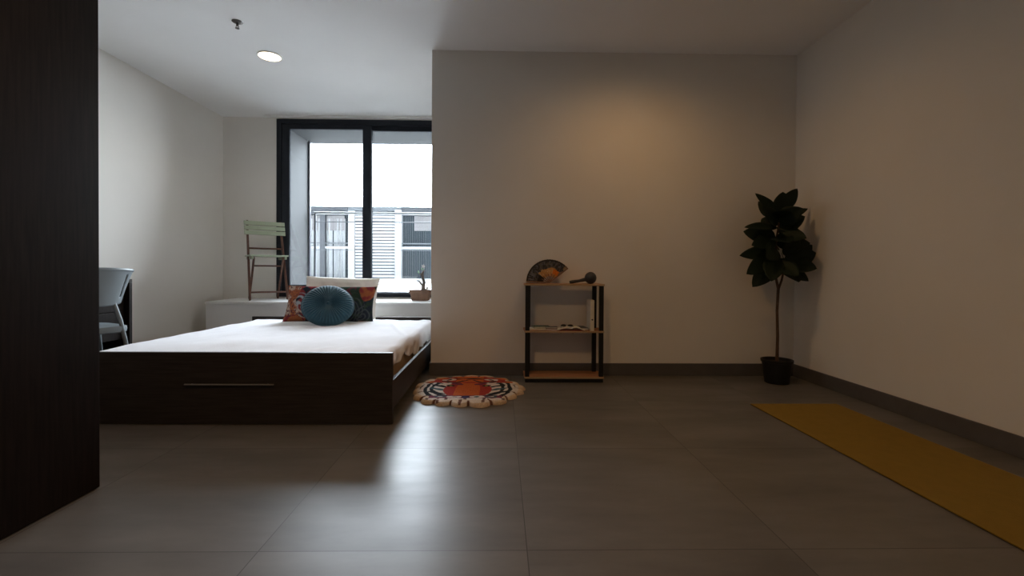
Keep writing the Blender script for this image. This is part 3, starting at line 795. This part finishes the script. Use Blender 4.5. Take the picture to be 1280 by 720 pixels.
# leaves: (base, direction, length, width, roll)
LV = [
 ((.015, 0, 1.31), (.42, -.1, .60), .19, .085, .5), ((.02, 0, 1.30), (-.05, -.2, .9), .14, .10, .2), ((.0, 0, 1.29), (-.75, 0, .62), .22, .055, .7),
 ((.0, 0, 1.26), (-.45, .3, .5), .18, .10, -.4), ((.02, 0, 1.23), (.72, -.2, .40), .21, .075, .6), ((.0, 0, 1.22), (.3, -.5, .3), .18, .12, 0),
 ((-.01, 0, 1.18), (-.95, -.1, .02), .25, .075, .4), ((-.01, 0, 1.17), (-.5, -.6, .1), .2, .12, .2), ((.0, 0, 1.14), (.75, .2, .12), .22, .11, -.3),
 ((-.01, 0, 1.12), (.4, -.7, -.1), .2, .12, .0), ((-.02, 0, 1.08), (-.9, -.3, -.15), .22, .11, .4), ((-.02, 0, 1.05), (.85, -.2, .05), .25, .10, .4),
 ((-.025, 0, 1.03), (-.55, -.6, -.35), .22, .12, .2), ((-.03, 0, 1.00), (-.96, 0, -.12), .25, .09, .5), ((-.03, 0, .97), (-.75, -.2, -.45), .27, .12, .6),
 ((-.03, 0, .95), (-.35, -.5, -.55), .24, .12, .2), ((-.03, 0, .93), (.2, -.6, -.35), .22, .12, .0), ((-.028, 0, .90), (-.55, .1, -.62), .22, .11, .5),
 ((.058, 0, .97), (.75, 0, .42), .17, .075, .6), ((.06, 0, .96), (.1, -.4, .7), .18, .11, .2), ((.06, 0, .92), (.85, -.3, .30), .22, .13, .7),
 ((.058, 0, .90), (.6, -.5, -.1), .21, .13, .3), ((.055, 0, .86), (.55, -.4, -.35), .18, .12, .4), ((.05, 0, .85), (.0, -.6, -.25), .18, .11, .0),
 ((.0, 0, 1.17), (.6, -.3, .35), .20, .11, 0), ((-.01, 0, 1.20), (-.6, -.3, .5), .19, .11, 0), ((-.02, 0, 1.10), (-.8, .2, .2), .22, .11, 0), ((.05, 0, .90), (.75, -.1, .55), .26, .13, 0), ((.01, 0, 1.2), (-.2, .7, .3), .18, .11, 0), ((-.02, 0, 1.05), (.2, .7, .1), .17, .11, 0), ((-.02, 0, .95), (-.3, .6, -.2), .17, .11, 0), ((.05, 0, .92), (.4, .6, .1), .14, .11, 0),
 ((.0, 0, 1.24), (-.2, -.8, .3), .16, .11, 0), ((-.02, 0, 1.1), (.0, -.9, -.2), .17, .12, 0),
]
for (q, dd, L_, w_, ro) in LV:
    b = MB(); upv = Vector((random.uniform(-.3, .3), -1, random.uniform(.1, .8)))
    leafmesh(b, q, dd, L_*(.96 if dd[0] > .5 else 1.05), w_*1.22, .05, up=upv, nu=12, nv=6, fold=.2, roll=random.uniform(-.4, .4))
    b.tube([Vector(q)-Vector(dd).normalized()*.004, Vector(q)+Vector(dd).normalized()*.03], .0022, 5)
    b.build('leaf', leaf_m, pl, smooth=60, solid=.0012)

# ------------------------------------------------------------------ yoga mat
ym = thing('yoga_mat', 'long ochre yellow yoga mat lying beside the right wall', 'mat', (1.86, 1.9, 0), 0)
MB().box((-.275, -.85, .0005), (.275, 1.005, .0025), 0).build('underside', mat_dark, ym)
MB().box((-.275, -.85, .0026), (.275, 1.005, .0075), .0015).build('surface', mat_top, ym)

# ------------------------------------------------------------------ ceiling fittings
def downlight(loc, label, watts, size, cone, col, group=None, blend=.6):
    t = thing('ceiling_downlight', label, 'light', loc, 0, group)
    MB().lathe([(.085, -.001), (.098, -.001), (.100, -.006), (.096, -.010), (.085, -.008), (.082, -.003)], (0, 0, 0), 40).build('trim_ring', lamp_ring, t, smooth=True)
    MB().lathe([(0, -.005), (.0825, -.005)], (0, 0, 0), 40).build('diffuser', glow_m, t)
    l = bpy.data.lights.new('lamp', 'SPOT'); l.energy = watts; l.color = col; l.spot_size = math.radians(cone); l.spot_blend = blend
    l.shadow_soft_size = size
    o = bpy.data.objects.new('lamp', l); COL.objects.link(o); o.parent = t; o.location = (0, 0, -.05)
    return t
downlight((-1.905, 3.865, ZC), 'small round recessed downlight glowing in the ceiling over the bed', ALC_W, .05, 165, (1, .88, .72))
downlight((.98, 2.86, ZC), 'round recessed downlight in the ceiling above the small shelf', ROOM_W, .05, 168, WARM, blend=1)
downlight((-.45, .7, ZC), 'added unseen fill downlight in the ceiling at the rear of the room', REAR_FILL, .08, 150, WARM)  # fill light added out of view, lifts the shelf wall from the front
sp = thing('sprinkler_head', 'small metal fire sprinkler head on the ceiling', 'sprinkler', (-1.872, 3.337, ZC))
MB().lathe([(0, 0), (.036, 0), (.036, -.003), (.026, -.009), (.010, -.011), (0, -.011)], (0, 0, 0), 28).build('flange', brass, sp, smooth=True)
MB().tube([(0, 0, -.01), (0, 0, -.030)], .008, 12).build('stem', brass, sp)
MB().tube([(0, 0, -.026), (.010, 0, -.035), (.006, 0, -.048)], .002, 6).tube([(0, 0, -.026), (-.010, 0, -.035), (-.006, 0, -.048)], .002, 6).build('frame_arm', brass, sp)
MB().lathe([(0, -.046), (.014, -.047), (.014, -.049), (0, -.050)], (0, 0, 0), 20).build('deflector', brass, sp)
